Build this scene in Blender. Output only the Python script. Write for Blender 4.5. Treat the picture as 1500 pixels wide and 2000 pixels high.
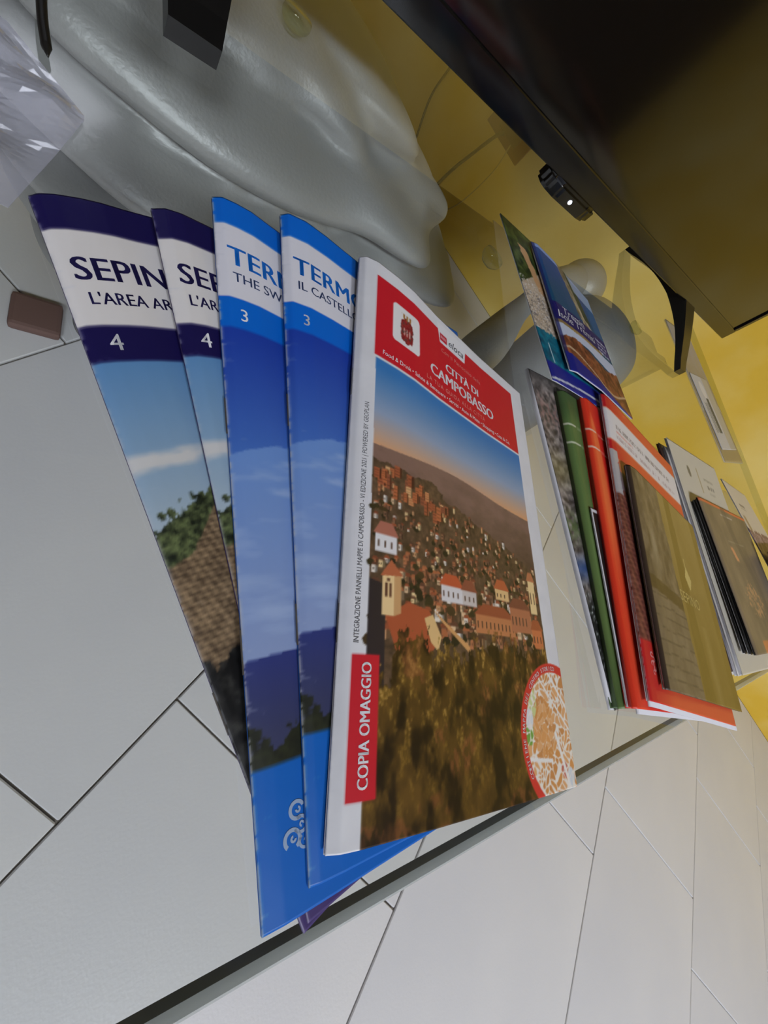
import bpy, bmesh, math, random
import numpy as np
from mathutils import Matrix, Vector

for o in list(bpy.data.objects):
    bpy.data.objects.remove(o)
scn = bpy.context.scene
COL = scn.collection

# ------------------------------------------------------------------ camera, light, exposure
# Frame: X runs along the front edge of the glass table, Y to its back, Z up; floor at 0.
GZ = .49                      # top face of the glass
cam = bpy.data.cameras.new('camera')
cam.sensor_fit = 'HORIZONTAL'; cam.sensor_width = 36; cam.lens = 36*850/1500
cam.clip_start = .005
co = bpy.data.objects.new('camera', cam); COL.objects.link(co)
rt, up, bk = Vector((.77731, -.11992, .61758)), Vector((-.09274, .94909, .30103)), Vector((-.62224, -.29127, .72662))
co.matrix_world = Matrix(((rt.x, up.x, bk.x, 0), (rt.y, up.y, bk.y, 0), (rt.z, up.z, bk.z, .62), (0, 0, 0, 1)))
scn.camera = co

world = bpy.data.worlds.new('world'); scn.world = world; world.use_nodes = True
world.node_tree.nodes['Background'].inputs[0].default_value = (.8, .85, .9, 1)
world.node_tree.nodes['Background'].inputs[1].default_value = .3
vs = scn.view_settings
vs.view_transform = 'Standard'; vs.look = 'None'; vs.gamma = 1; vs.use_curve_mapping = False
vs.exposure = 0.06
LAMP_POWER = 56.0
WINDOW_POWER = 1.2

# ------------------------------------------------------------------ helpers
def lin(c):
    c = np.asarray(c, float)
    return np.where(c <= .04045, c/12.92, ((c+.055)/1.055)**2.4)
def rgb(r, g, b):
    return tuple(float(x) for x in lin(np.array([r, g, b])/255.))+(1,)

MATS = {}
def mat(name, col=(200, 200, 200), rough=.5, metal=0, spec=.5, emit=None, bump=None, noise=None, trans=0):
    if name in MATS: return MATS[name]
    m = bpy.data.materials.new(name); m.use_nodes = True
    nt = m.node_tree; b = nt.nodes['Principled BSDF']
    b.inputs['Base Color'].default_value = rgb(*col)
    b.inputs['Roughness'].default_value = rough
    b.inputs['Metallic'].default_value = metal
    b.inputs['Specular IOR Level'].default_value = spec
    if trans: b.inputs['Transmission Weight'].default_value = trans
    if emit:
        b.inputs['Emission Color'].default_value = rgb(*emit[0]); b.inputs['Emission Strength'].default_value = emit[1]
    tc = None
    if noise or bump:
        tc = nt.nodes.new('ShaderNodeTexCoord')
    if noise:      # (scale, colour2, detail, low, high)
        n = nt.nodes.new('ShaderNodeTexNoise'); n.inputs['Scale'].default_value = noise[0]; n.inputs['Detail'].default_value = noise[2]
        nt.links.new(tc.outputs['Object'], n.inputs['Vector'])
        r = nt.nodes.new('ShaderNodeValToRGB')
        r.color_ramp.elements[0].position = noise[3]; r.color_ramp.elements[1].position = noise[4]
        r.color_ramp.elements[0].color = rgb(*col); r.color_ramp.elements[1].color = rgb(*noise[1])
        nt.links.new(n.outputs['Fac'], r.inputs['Fac']); nt.links.new(r.outputs['Color'], b.inputs['Base Color'])
    if bump:       # (scale, strength, distance)
        n2 = nt.nodes.new('ShaderNodeTexNoise'); n2.inputs['Scale'].default_value = bump[0]; n2.inputs['Detail'].default_value = 4
        nt.links.new(tc.outputs['Object'], n2.inputs['Vector'])
        bp = nt.nodes.new('ShaderNodeBump'); bp.inputs['Strength'].default_value = bump[1]; bp.inputs['Distance'].default_value = bump[2]
        nt.links.new(n2.outputs['Fac'], bp.inputs['Height']); nt.links.new(bp.outputs['Normal'], b.inputs['Normal'])
    MATS[name] = m
    return m

def print_mat():
    if 'printed_paper' in MATS: return MATS['printed_paper']
    m = mat('printed_paper', rough=.42, spec=.35)
    nt = m.node_tree; a = nt.nodes.new('ShaderNodeVertexColor'); a.layer_name = 'print'
    nt.links.new(a.outputs['Color'], nt.nodes['Principled BSDF'].inputs['Base Color'])
    tc = nt.nodes.new('ShaderNodeTexCoord'); n = nt.nodes.new('ShaderNodeTexNoise'); n.inputs['Scale'].default_value = 60
    bp = nt.nodes.new('ShaderNodeBump'); bp.inputs['Strength'].default_value = .12; bp.inputs['Distance'].default_value = .002
    nt.links.new(tc.outputs['Object'], n.inputs['Vector']); nt.links.new(n.outputs['Fac'], bp.inputs['Height'])
    nt.links.new(bp.outputs['Normal'], nt.nodes['Principled BSDF'].inputs['Normal'])
    return m

def thin_glass(name, tint, refl=.08, rough=.0):
    # a clear sheet: tinted see-through plus Fresnel mirror, from the angle to the surface
    m = bpy.data.materials.new(name); m.use_nodes = True; nt = m.node_tree
    nt.nodes.clear()
    out = nt.nodes.new('ShaderNodeOutputMaterial'); mix = nt.nodes.new('ShaderNodeMixShader')
    tr = nt.nodes.new('ShaderNodeBsdfTransparent'); tr.inputs[0].default_value = tint+(1,)
    gl = nt.nodes.new('ShaderNodeBsdfGlossy'); gl.inputs['Roughness'].default_value = rough
    ge = nt.nodes.new('ShaderNodeNewGeometry')
    dot = nt.nodes.new('ShaderNodeVectorMath'); dot.operation = 'DOT_PRODUCT'
    nt.links.new(ge.outputs['Normal'], dot.inputs[0]); nt.links.new(ge.outputs['Incoming'], dot.inputs[1])
    def mth(op, a, b=None):
        n = nt.nodes.new('ShaderNodeMath'); n.operation = op
        for i, v in enumerate((a, b)):
            if v is None: continue
            if isinstance(v, (int, float)): n.inputs[i].default_value = v
            else: nt.links.new(v, n.inputs[i])
        return n.outputs[0]
    c = mth('ABSOLUTE', dot.outputs['Value'])
    p = mth('POWER', mth('SUBTRACT', 1, c), 5)
    f = mth('ADD', refl, mth('MULTIPLY', p, 1-refl))
    nt.links.new(f, mix.inputs[0]); nt.links.new(tr.outputs[0], mix.inputs[1]); nt.links.new(gl.outputs[0], mix.inputs[2])
    nt.links.new(mix.outputs[0], out.inputs[0])
    MATS[name] = m
    return m

def empty(name, loc=(0, 0, 0), label=None, cat=None, group=None):
    o = bpy.data.objects.new(name, None); COL.objects.link(o); o.location = loc; o.empty_display_size = .02
    tag(o, label, cat, group)
    return o
def tag(o, label=None, cat=None, group=None, kind=None):
    if label: o['label'] = label
    if cat: o['category'] = cat
    if group: o['group'] = group
    if kind: o['kind'] = kind
    return o
def origin(par):
    v = Vector((0, 0, 0))
    while par is not None:
        v += par.location; par = par.parent
    return v
def link(name, me, m=None, par=None, smooth=False):
    """me holds world coordinates; a child keeps its thing's origin."""
    o = bpy.data.objects.new(name, me); COL.objects.link(o)
    if par is not None:
        off = origin(par); o.parent = par
        me.transform(Matrix.Translation(-off))
    if m is not None: me.materials.append(m)
    if smooth:
        for p in me.polygons: p.use_smooth = True
    return o
def mesh_of(verts, faces):
    me = bpy.data.meshes.new('m'); me.from_pydata([tuple(map(float, v)) for v in verts], [], faces); me.update()
    return me
def from_bm(bm):
    bmesh.ops.recalc_face_normals(bm, faces=bm.faces)
    me = bpy.data.meshes.new('m'); bm.to_mesh(me); bm.free(); return me
def box_bm(lo, hi, bevel=0, seg=2, M=None):
    bm = bmesh.new(); bmesh.ops.create_cube(bm, size=1)
    for v in bm.verts:
        v.co = Vector([(lo[i]+hi[i])/2+v.co[i]*(hi[i]-lo[i]) for i in range(3)])
    if bevel: bmesh.ops.bevel(bm, geom=bm.edges[:], offset=bevel, segments=seg, affect='EDGES', profile=.6)
    if M is not None: bm.transform(M)
    return bm
def prism_me(outline, z0, z1, M=None, bevel=0):
    bm = bmesh.new()
    vs_ = [bm.verts.new((x, y, z0)) for x, y in outline]; f = bm.faces.new(vs_)
    r = bmesh.ops.extrude_face_region(bm, geom=[f])
    for v in r['geom']:
        if isinstance(v, bmesh.types.BMVert): v.co.z = z1
    if bevel: bmesh.ops.bevel(bm, geom=bm.edges[:], offset=bevel, segments=2, affect='EDGES')
    if M is not None: bm.transform(M)
    return from_bm(bm)
def tube_me(pts, r, n=10, caps=True):
    P = [Vector(p) for p in pts]; rs = r if isinstance(r, (list, tuple)) else [r]*len(P)
    vs_, fs = [], []; nrm = None
    for i, p in enumerate(P):
        t = (P[min(i+1, len(P)-1)]-P[max(i-1, 0)]).normalized()
        if nrm is None: nrm = t.orthogonal().normalized()
        nrm = (nrm-t*nrm.dot(t)).normalized(); b = t.cross(nrm)
        for k in range(n):
            a = 2*math.pi*k/n; vs_.append(p+(nrm*math.cos(a)+b*math.sin(a))*rs[i])
    for i in range(len(P)-1):
        for k in range(n):
            fs.append((i*n+k, i*n+(k+1) % n, (i+1)*n+(k+1) % n, (i+1)*n+k))
    if caps:
        fs.append(tuple(range(n))[::-1]); fs.append(tuple((len(P)-1)*n+k for k in range(n)))
    return mesh_of(vs_, fs)
def spline(pts, n=10):
    P = [np.array(p, float) for p in pts]; P = [2*P[0]-P[1]]+P+[2*P[-1]-P[-2]]; out = []
    for i in range(1, len(P)-2):
        for k in range(n):
            t = k/n; a, b, c, d = P[i-1:i+3]
            out.append(.5*((2*b)+(-a+c)*t+(2*a-5*b+4*c-d)*t*t+(-a+3*b-3*c+d)*t**3))
    out.append(P[-2]); return out

# ------------------------------------------------------------------ room
# the room stands at about 42 degrees to the table: A runs towards the yellow wall, B along it
AX = np.array([.7438, .6684]); BX = np.array([.6684, -.7438])
WALL_A = 1.453; ROOM = (-4.0, WALL_A, -2.0, 4.6); CEIL = 2.7
def ab(a, b, z=0): p = AX*a+BX*b; return (p[0], p[1], z)
ROT = Matrix(((AX[0], BX[0], 0, 0), (AX[1], BX[1], 0, 0), (0, 0, 1, 0), (0, 0, 0, 1)))
plaster = mat('yellow_plaster', (234, 192, 66), rough=.75, spec=.2, noise=(3.2, (247, 221, 134), 5, .35, .7), bump=(9, .35, .02))
cream = mat('brown_wall', (92, 76, 60), rough=.85, spec=.2)  # brown for the unseen walls, darkened to cut bounced light
dark_ceiling = mat('ceiling_dark', (112, 106, 98), rough=.9, spec=.1)  # unseen ceiling, kept dark to cut bounced light
grout = mat('grout', (116, 110, 102), rough=.9, spec=.1)
tile_m = mat('floor_tile', (203, 203, 205), rough=.38, spec=.35, noise=(2.5, (214, 213, 212), 6, .3, .7), bump=(240, .12, .0015))
def room_box(name, a0, a1, b0, b1, z0, z1, m):
    o = link(name, from_bm(box_bm((a0, b0, z0), (a1, b1, z1), M=ROT)), m); tag(o, kind='structure'); return o
a0, a1, b0, b1 = ROOM
floor = room_box('floor', a0-.1, a1+.1, b0-.1, b1+.1, -.06, -.004, grout)
room_box('ceiling', a0-.1, a1+.1, b0-.1, b1+.1, CEIL, CEIL+.06, dark_ceiling)
room_box('wall_right', a1, a1+.1, b0-.1, b1+.1, 0, CEIL, plaster)
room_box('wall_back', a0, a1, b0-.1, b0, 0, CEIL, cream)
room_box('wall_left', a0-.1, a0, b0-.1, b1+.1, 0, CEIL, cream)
# unseen front wall; the window in it is added for light
wz0, wz1, wa0, wa1 = .9, 2.2, -1.9, -.3
def wall_front():
    bm = bmesh.new()
    for lo, hi in (((a0, b1, 0), (a1, b1+.1, wz0)), ((a0, b1, wz1), (a1, b1+.1, CEIL)),
                   ((a0, b1, wz0), (wa0, b1+.1, wz1)), ((wa1, b1, wz0), (a1, b1+.1, wz1))):
        t = box_bm(lo, hi, M=ROT); me = bpy.data.meshes.new('t'); t.to_mesh(me); t.free(); bm.from_mesh(me); bpy.data.meshes.remove(me)
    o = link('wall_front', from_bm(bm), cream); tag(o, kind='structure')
wall_front()
win = tag(empty('added_window_1', ab((wa0+wa1)/2, b1, wz0)), kind='structure')
win_m = mat('window_frame', (235, 235, 232), rough=.4)
sky_m = mat('added_window_glow', (230, 238, 250), emit=((222, 234, 255), WINDOW_POWER))  # glowing pane, added as a light source out of view
for lo, hi in (((wa0, b1-.01, wz0), (wa0+.06, b1+.06, wz1)), ((wa1-.06, b1-.01, wz0), (wa1, b1+.06, wz1)),
               ((wa0, b1-.01, wz0), (wa1, b1+.06, wz0+.06)), ((wa0, b1-.01, wz1-.06), (wa1, b1+.06, wz1)),
               (((wa0+wa1)/2-.04, b1-.01, wz0), ((wa0+wa1)/2+.04, b1+.06, wz1))):
    link('window_frame', from_bm(box_bm(lo, hi, M=ROT)), win_m, win)
link('pane', from_bm(box_bm((wa0, b1+.07, wz0), (wa1, b1+.08, wz1), M=ROT)), sky_m, win)

# floor tiles, laid in rows with staggered joints
TW = .4465; GAP = .0024
tile_me = {}
def tile(la, lb):
    k = (round(la, 3), round(lb, 3))
    if k not in tile_me:
        bm = box_bm((0, 0, -.012), (la-GAP, lb-GAP, 0), bevel=.0012, seg=1, M=ROT)
        tile_me[k] = from_bm(bm); tile_me[k].materials.append(tile_m)
    return tile_me[k]
start = {-4: .20, -3: .02, -2: .30, -1: -.053, 0: .096, 1: .421, 2: .569, 3: .425, 4: .62, 5: .30, 6: .1}
row_b = lambda k: .129+k*TW
for k in range(-5, 11):
    bb0, bb1 = max(row_b(k), b0), min(row_b(k+1), b1)
    if bb1-bb0 < .02: continue
    cuts = [start.get(k, .2)+.465*j for j in range(-12, 4)]
    if k == 3: cuts = [c for c in cuts if c < 1.0]+[1.226]
    cuts = [a0]+[c for c in cuts if a0+.02 < c < a1-.02]+[a1]
    for ca, cb in zip(cuts, cuts[1:]):
        o = bpy.data.objects.new('tile', tile(cb-ca, bb1-bb0)); COL.objects.link(o)
        o.parent = floor; o.location = ab(ca+GAP/2, bb0+GAP/2)

# unseen ceiling lamps, added and placed for their light
lamp_white = mat('lamp_housing', (235, 235, 235), rough=.5)
diff = mat('lamp_diffuser', (250, 250, 255), emit=((238, 243, 255), LAMP_POWER))
for i, (la, lb) in enumerate(((-1.515, 2.13), (-2.40, 1.30))):
    t = empty('added_ceiling_light', ab(la, lb, CEIL), 'added square white ceiling lamp, out of view, nearer the added window' if i == 0 else 'added square white ceiling lamp, out of view, farther from the added window', 'ceiling light', 'added ceiling lamps')
    link('housing', from_bm(box_bm((la-.36, lb-.36, CEIL-.05), (la+.36, lb+.36, CEIL-.001), .006, M=ROT)), lamp_white, t)
    link('diffuser', from_bm(box_bm((la-.33, lb-.33, CEIL-.06), (la+.33, lb+.33, CEIL-.0502), .004, M=ROT)), diff, t)

# ------------------------------------------------------------------ glass table top
GX0, GX1, GY0, GY1, GT = -.42, .918, -.0735, .66, .009
glass_top = thin_glass('clear_glass', (.915, .945, .925), .075)
glass_low = mat('glass_low', (255, 255, 255))
nt = glass_low.node_tree; nt.nodes.clear()
_o = nt.nodes.new('ShaderNodeOutputMaterial'); _t = nt.nodes.new('ShaderNodeBsdfTransparent'); nt.links.new(_t.outputs[0], _o.inputs[0])
glass_edge = mat('glass_edge', (170, 174, 170), rough=.2, spec=.5)
glass_chamfer = mat('glass_chamfer', (112, 116, 112), rough=.2, spec=.5)
_n = glass_edge.node_tree; _b = _n.nodes['Principled BSDF']; _tl = _n.nodes.new('ShaderNodeBsdfTranslucent'); _tl.inputs[0].default_value = rgb(206, 212, 208)
_mx = _n.nodes.new('ShaderNodeMixShader'); _mx.inputs[0].default_value = .22; _o = [q for q in _n.nodes if q.type == 'OUTPUT_MATERIAL'][0]
_n.links.new(_b.outputs[0], _mx.inputs[1]); _n.links.new(_tl.outputs[0], _mx.inputs[2]); _n.links.new(_mx.outputs[0], _o.inputs[0])
bm = bmesh.new()
me = None
CH = .0013
vs_ = [bm.verts.new(p) for p in ((GX0, GY0, GZ-GT+CH), (GX1, GY0, GZ-GT+CH), (GX1, GY1, GZ-GT), (GX0, GY1, GZ-GT), (GX0, GY0, GZ-CH), (GX1, GY0, GZ-CH), (GX1, GY1, GZ), (GX0, GY1, GZ), (GX0, GY0+CH, GZ), (GX1, GY0+CH, GZ), (GX0, GY0+CH*1.6, GZ-GT), (GX1, GY0+CH*1.6, GZ-GT))]
for f, mi in (((3, 2, 11, 10), 1), ((8, 9, 6, 7), 0), ((0, 1, 5, 4), 2), ((4, 5, 9, 8), 2), ((10, 11, 1, 0), 4), ((11, 2, 6, 9, 5, 1), 3), ((2, 3, 7, 6), 3), ((3, 10, 0, 4, 8, 7), 3)):
    fc = bm.faces.new([vs_[i] for i in f]); fc.material_index = mi
me = bpy.data.meshes.new('glass'); bm.to_mesh(me); bm.free()
gt = link('glass_table_top', me)
edge_clear = thin_glass('glass_side', (.78, .84, .70), .12)
for m in (glass_top, glass_low, glass_edge, edge_clear, glass_chamfer): me.materials.append(m)
tag(gt, 'clear glass table top carrying the brochures and the television', 'table top')

# ------------------------------------------------------------------ print: canvases painted in code
def vnoise(x, y, seed=0):
    xi = np.floor(x).astype(int); yi = np.floor(y).astype(int); fx = x-xi; fy = y-yi
    fx = fx*fx*(3-2*fx); fy = fy*fy*(3-2*fy)
    def h(a, b):
        n = (a*374761393+b*668265263+seed*1442695041) & 0x7fffffff
        n = ((n ^ (n >> 13))*1274126177) & 0x7fffffff
        return ((n ^ (n >> 16)) & 0xffff)/65535.
    return (h(xi, yi)*(1-fx)+h(xi+1, yi)*fx)*(1-fy)+(h(xi, yi+1)*(1-fx)+h(xi+1, yi+1)*fx)*fy
def fbm(x, y, seed=0, oct=4):
    s = 0; a = .5; t = 0
    for i in range(oct):
        s = s+a*vnoise(x*2**i, y*2**i, seed+i*17); t += a; a *= .55
    return s/t

class Canvas:
    """colour print in sRGB 0-255; x mm from the spine, y mm from the bottom edge"""
    def __init__(self, W, H, res):
        self.W, self.H = W, H; self.nx, self.ny = int(W*res), int(H*res)
        self.x, self.y = np.meshgrid((np.arange(self.nx)+.5)*W/self.nx, (np.arange(self.ny)+.5)*H/self.ny)
        self.u = self.x/W; self.v = self.y/H
        self.c = np.ones((self.ny, self.nx, 3))*np.array([226, 226, 228.])
    def put(self, m, col, a=1.0):
        m = np.asarray(m, float)*a
        self.c = self.c*(1-m[..., None])+np.asarray(col, float)*m[..., None]
    def rect(self, u0, u1, v0, v1, col):
        self.put((self.u >= u0) & (self.u < u1) & (self.v >= v0) & (self.v < v1), col)
    def mixc(self, m, c0, c1, t):
        t = np.clip(t, 0, 1)[..., None]; c = np.array(c0, float)*(1-t)+np.array(c1, float)*t
        mm = np.asarray(m, float)[..., None]; self.c = self.c*(1-mm)+c*mm
    def poly(self, pts, col, mm=True):
        P = np.array(pts, float)
        if not mm: P = P*np.array([self.W, self.H])
        x0, x1 = P[:, 0].min(), P[:, 0].max(); y0, y1 = P[:, 1].min(), P[:, 1].max()
        i0, i1 = max(0, int(x0/self.W*self.nx)-1), min(self.nx, int(x1/self.W*self.nx)+2)
        j0, j1 = max(0, int(y0/self.H*self.ny)-1), min(self.ny, int(y1/self.H*self.ny)+2)
        if i1 <= i0 or j1 <= j0: return
        X, Y = self.x[j0:j1, i0:i1], self.y[j0:j1, i0:i1]; m = np.zeros(X.shape, bool)
        n = len(P)
        for k in range(n):
            xa, ya = P[k]; xb, yb = P[(k+1) % n]
            if ya == yb: continue
            m ^= ((ya > Y) != (yb > Y)) & (X < (xb-xa)*(Y-ya)/(yb-ya)+xa)
        self.c[j0:j1, i0:i1][m] = col
    def sample(self, w, l):
        """average over about one grid cell, bilinear"""
        out = 0
        for dx, dy in ((-.25, -.25), (.25, -.25), (-.25, .25), (.25, .25)):
            fx = np.clip((w+dx*.45)/self.W*self.nx-.5, 0, self.nx-1.001); fy = np.clip((l+dy*.45)/self.H*self.ny-.5, 0, self.ny-1.001)
            i = fx.astype(int); j = fy.astype(int); a = (fx-i)[..., None]; b = (fy-j)[..., None]
            out = out+(self.c[j, i]*(1-a)+self.c[j, i+1]*a)*(1-b)+(self.c[j+1, i]*(1-a)+self.c[j+1, i+1]*a)*b
        return out/4

def smallprint(cv, w0, w1, l, h, col, a=.8, slope=0., seed=0):
    q = vnoise(cv.x*2.2/h*.9, np.full_like(cv.x, l*3.7), seed); r = vnoise(cv.x*2.4, cv.y*2.4, seed+3)
    yy = cv.y-slope*(cv.x-w0); cv.put((cv.x > w0) & (cv.x < w1) & (np.abs(yy-l) < h/2) & (q > .3) & (r > .38), col, a)
NAVY, PAPER = (26, 20, 74), (224, 220, 216)
def wear(cv, seed, amount=1.0):
    n = fbm(cv.x*.15, cv.y*.6, seed); e = np.clip(1-cv.x/(.55+.7*np.clip(n-.5, 0, 1)), 0, 1)
    cv.put(e*(n > .40)*amount, (188, 190, 196))
    s = fbm(cv.x*.12, cv.y*1.4, seed+5); cv.put((s > .76)*np.clip(1-cv.x/7, 0, 1)*.45*amount, (190, 196, 210))
def paint_sepino(cv):
    u, v = cv.u, cv.v
    cv.mixc(np.ones_like(u), (168, 184, 194), (92, 140, 188), (v-.52)/.24)
    cl = np.clip(1-np.abs(v-.612-.02*(u-.08)+.006*(fbm(cv.x*.2, cv.y*.2, 4)-.5))/.016, 0, 1)*np.clip(fbm(cv.x*.09, cv.y*.25, 3)*2.1-.35, 0, 1)
    cv.put(np.clip(cl*1.6, 0, .9), (214, 210, 204))
    n = fbm(cv.x*.35, cv.y*.35, 8, 5)
    tl = .527+.24*u+.05*(n-.5)-.25*np.clip(u-.17, 0, 1)
    cv.put(v < tl, (56, 66, 38)); cv.mixc(v < tl, (24, 30, 20), (112, 124, 78), (fbm(cv.x*.8, cv.y*.8, 9, 4)-.3)*2.2)
    wl = .472+.20*np.clip(u-.02, 0, .06)+.62*np.clip(u-.07, 0, .085)+.006*(n-.5)
    rows = np.sin(cv.y*3.4+cv.x*.5)+.8*np.sin(cv.x*2.6+np.floor(cv.y*.54)*1.7)
    cv.mixc(v < wl, (70, 56, 42), (168, 142, 108), .5+.22*rows+.9*(fbm(cv.x*.5, cv.y*.5, 12)-.5))
    cv.mixc(v < .345+.05*(n-.5), (16, 16, 16), (58, 58, 54), (fbm(cv.x*.4, cv.y*.4, 13, 4)-.42)*2.4)
    cv.rect(0, 2, 0, .165, (66, 48, 104))
    cv.rect(0, 2, .7545, .806, NAVY); cv.rect(0, 2, .806, .948, PAPER); cv.rect(0, 2, .948, 2, NAVY)
    wear(cv, 21, .6)
def paint_termoli(cv):
    u, v = cv.u, cv.v
    cv.mixc(np.ones_like(u), (70, 112, 190), (30, 62, 164), (v-.56)/.2)
    edge = .560+.03*np.sin(u*5)+.012*(fbm(cv.x*.08, cv.y*.1, 2)-.5)
    cv.mixc(v < edge, (142, 160, 200), (108, 146, 208), (v-.29)/.27)
    cv.put(np.clip(fbm(cv.x*.05, cv.y*.22, 31)*2.4-1.2, 0, .6)*(v < edge)*(v > .3), (168, 188, 222))
    cv.mixc(v < .287+.006*np.sin(u*9), (58, 62, 96), (48, 58, 122), (v-.2)/.09)
    tl = .205+.10*(fbm(cv.x*.22, cv.y*.22, 7, 4)-.5)+.10*np.clip(u-.06, 0, .2)
    cv.mixc(v < tl, (20, 22, 16), (52, 56, 34), fbm(cv.x*.6, cv.y*.6, 8))
    cv.rect(0, 2, 0, .163, (10, 98, 188))
    cv.rect(0, 2, .764, .817, (6, 104, 208)); cv.rect(0, 2, .817, .951, (222, 221, 227)); cv.rect(0, 2, .951, 2, (6, 104, 208))
    wear(cv, 41)
def paint_city(cv):
    rnd = random.Random(5)
    u, v = cv.u, cv.v
    cv.put(np.clip(fbm(cv.x*.12, cv.y*.12, 2)*.5-.12, 0, .2), (196, 196, 200))
    ph = (u > .066+.012*(.6-v)) & (u < .905+.02*(.6-v)*(v < .6)) & (v < .765)
    # sky from blue to sunset
    cv.mixc(ph, (226, 164, 112), (150, 166, 190), (v-.575)/.075)
    cv.mixc(ph & (v > .65), (150, 166, 190), (58, 122, 186), (v-.65)/.10)
    ridge = .583+.016*np.exp(-((u-.42)/.22)**2)-.02*np.clip(u-.62, 0, 1)
    n = fbm(cv.x*.12, cv.y*.2, 6, 5)
    land = ph & (v < ridge)
    cv.mixc(land, (86, 66, 52), (136, 106, 92), (v-.42)/.16+.8*(n-.5))
    town = ph & (v < .552-.16*np.clip(u-.3, 0, 1)*1.1+.03*(n-.5))
    cv.mixc(town, (58, 46, 32), (128, 98, 72), fbm(cv.x*.5, cv.y*.5, 16, 4))
    for i in range(560):
        t = rnd.random()**.85
        vv = .545-.29*t; uu = .075+.82*rnd.random()
        if vv > .545-.15*max(0, uu-.25): continue
        s = (1.0+2.9*t)*(.7+.6*rnd.random()); x, y = uu*cv.W, vv*cv.H
        wl = rnd.choice([(226, 192, 150), (206, 156, 110), (190, 122, 82), (234, 224, 210), (168, 114, 84), (130, 94, 72), (142, 100, 74), (170, 108, 74), (236, 206, 150)])
        h = s*(.6+.8*rnd.random())*(1.3 if t < .25 else .8)
        cv.poly([(x, y), (x+s*.62, y), (x+s*.62, y+h), (x, y+h)], wl)
        cv.poly([(x+s*.62, y), (x+s, y+.1*s), (x+s, y+h), (x+s*.62, y+h)], tuple(c*.55 for c in wl))
        rf = rnd.choice([(156, 84, 54), (132, 72, 48), (176, 104, 66), (104, 68, 50), (92, 62, 46)])
        cv.poly([(x-.1*s, y+h), (x+s*.66, y+h), (x+s*1.05, y+h), (x+s*.75, y+h+.4*s), (x+.15*s, y+h+.4*s)], rf)
        if s > 1.7:
            for q in range(2):
                cv.poly([(x+s*(.12+.25*q), y+h*.35), (x+s*(.22+.25*q), y+h*.35), (x+s*(.22+.25*q), y+h*.65), (x+s*(.12+.25*q), y+h*.65)], (70, 52, 40))
        if rnd.random() < .5:
            k = rnd.random()*6.28; cv.poly([(x+s*math.cos(q*.9+k)*.7-.7, y+s*math.sin(q*.9+k)*.5-.2) for q in range(7)], rnd.choice([(44, 40, 24), (60, 52, 30), (74, 58, 34)]))
    def P(*pts): return [(a*cv.W, b*cv.H) for a, b in pts]
    for i in range(34):      # rows of apartment blocks under the hill
        uu = .072+.30*rnd.random()**1.2; vv = .492+.045*rnd.random()-.10*max(0, uu-.15); w = 1.6+1.8*rnd.random(); h = 3.0+3.2*rnd.random(); x, y = uu*cv.W, vv*cv.H
        wl = rnd.choice([(186, 106, 66), (206, 138, 90), (168, 92, 60), (222, 172, 118), (150, 86, 60)])
        cv.poly([(x, y), (x+w, y), (x+w, y+h), (x, y+h)], wl); cv.poly([(x+w, y), (x+w*1.35, y), (x+w*1.35, y+h*.95), (x+w, y+h)], tuple(c*.5 for c in wl))
        for q in range(3): cv.poly([(x+.2, y+h*(.2+.26*q)), (x+w-.2, y+h*(.2+.26*q)), (x+w-.2, y+h*(.28+.26*q)), (x+.2, y+h*(.28+.26*q))], tuple(c*.72 for c in wl))
    # larger houses on the slope
    for (x, y, w, h, wl, rf) in ((.34, .335, .10, .03, (222, 218, 218), (196, 92, 56)), (.44, .335, .07, .028, (206, 196, 190), (148, 84, 60)), (.50, .288, .22, .035, (196, 128, 82), (158, 84, 54)),
                                 (.70, .30, .13, .05, (182, 116, 80), (132, 78, 56)), (.84, .345, .045, .075, (238, 208, 150), (190, 120, 80)), (.62, .36, .08, .022, (226, 188, 130), (190, 100, 60)), (.085, .395, .075, .03, (228, 226, 226), (176, 110, 90)), (.83, .27, .07, .04, (208, 122, 74), (170, 92, 56))):
        cv.poly(P((x, y), (x+w, y), (x+w, y+h), (x, y+h)), wl)
        cv.poly(P((x-.008, y+h), (x+w+.008, y+h), (x+w*.75, y+h+.022), (x+w*.2, y+h+.022)), rf)
        for q in range(int(w/.022)):
            cv.poly(P((x+.008+.022*q, y+h*.3), (x+.014+.022*q, y+h*.3), (x+.014+.022*q, y+h*.65), (x+.008+.022*q, y+h*.65)), (92, 66, 50))
    # shaded block, church, bell tower
    cv.poly(P((.07, .16), (.125, .16), (.125, .30), (.112, .345), (.07, .35)), (52, 44, 44))
    cv.poly(P((.124, .297), (.205, .322), (.285, .314), (.335, .272), (.27, .232), (.19, .205)), (176, 88, 54))
    cv.poly(P((.265, .300), (.30, .308), (.335, .272), (.32, .248), (.29, .262)), (226, 188, 128))
    cv.poly(P((.30, .318), (.335, .300), (.47, .245), (.46, .262)), (214, 160, 100))
    cv.poly(P((.112, .296), (.152, .296), (.152, .360), (.112, .358)), (238, 206, 150))
    cv.poly(P((.152, .296), (.178, .302), (.178, .363), (.152, .360)), (206, 160, 108))
    cv.poly(P((.105, .357), (.185, .362), (.141, .386)), (186, 104, 68))
    for q in (.122, .136): cv.poly(P((q, .325), (q+.008, .325), (q+.008, .347), (q, .347)), (96, 60, 44))
    cv.poly(P((.127, .350), (.137, .350), (.137, .355), (.127, .355)), (96, 60, 44))
    # autumn trees in front
    n1 = fbm(cv.x*.07, cv.y*.06, 51, 4); n2 = fbm(cv.x*.55, cv.y*.30, 52, 4); n3 = fbm(cv.x*.16, cv.y*.09, 53, 4); n4 = fbm(cv.x*1.6, cv.y*1.1, 54, 3)
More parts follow.
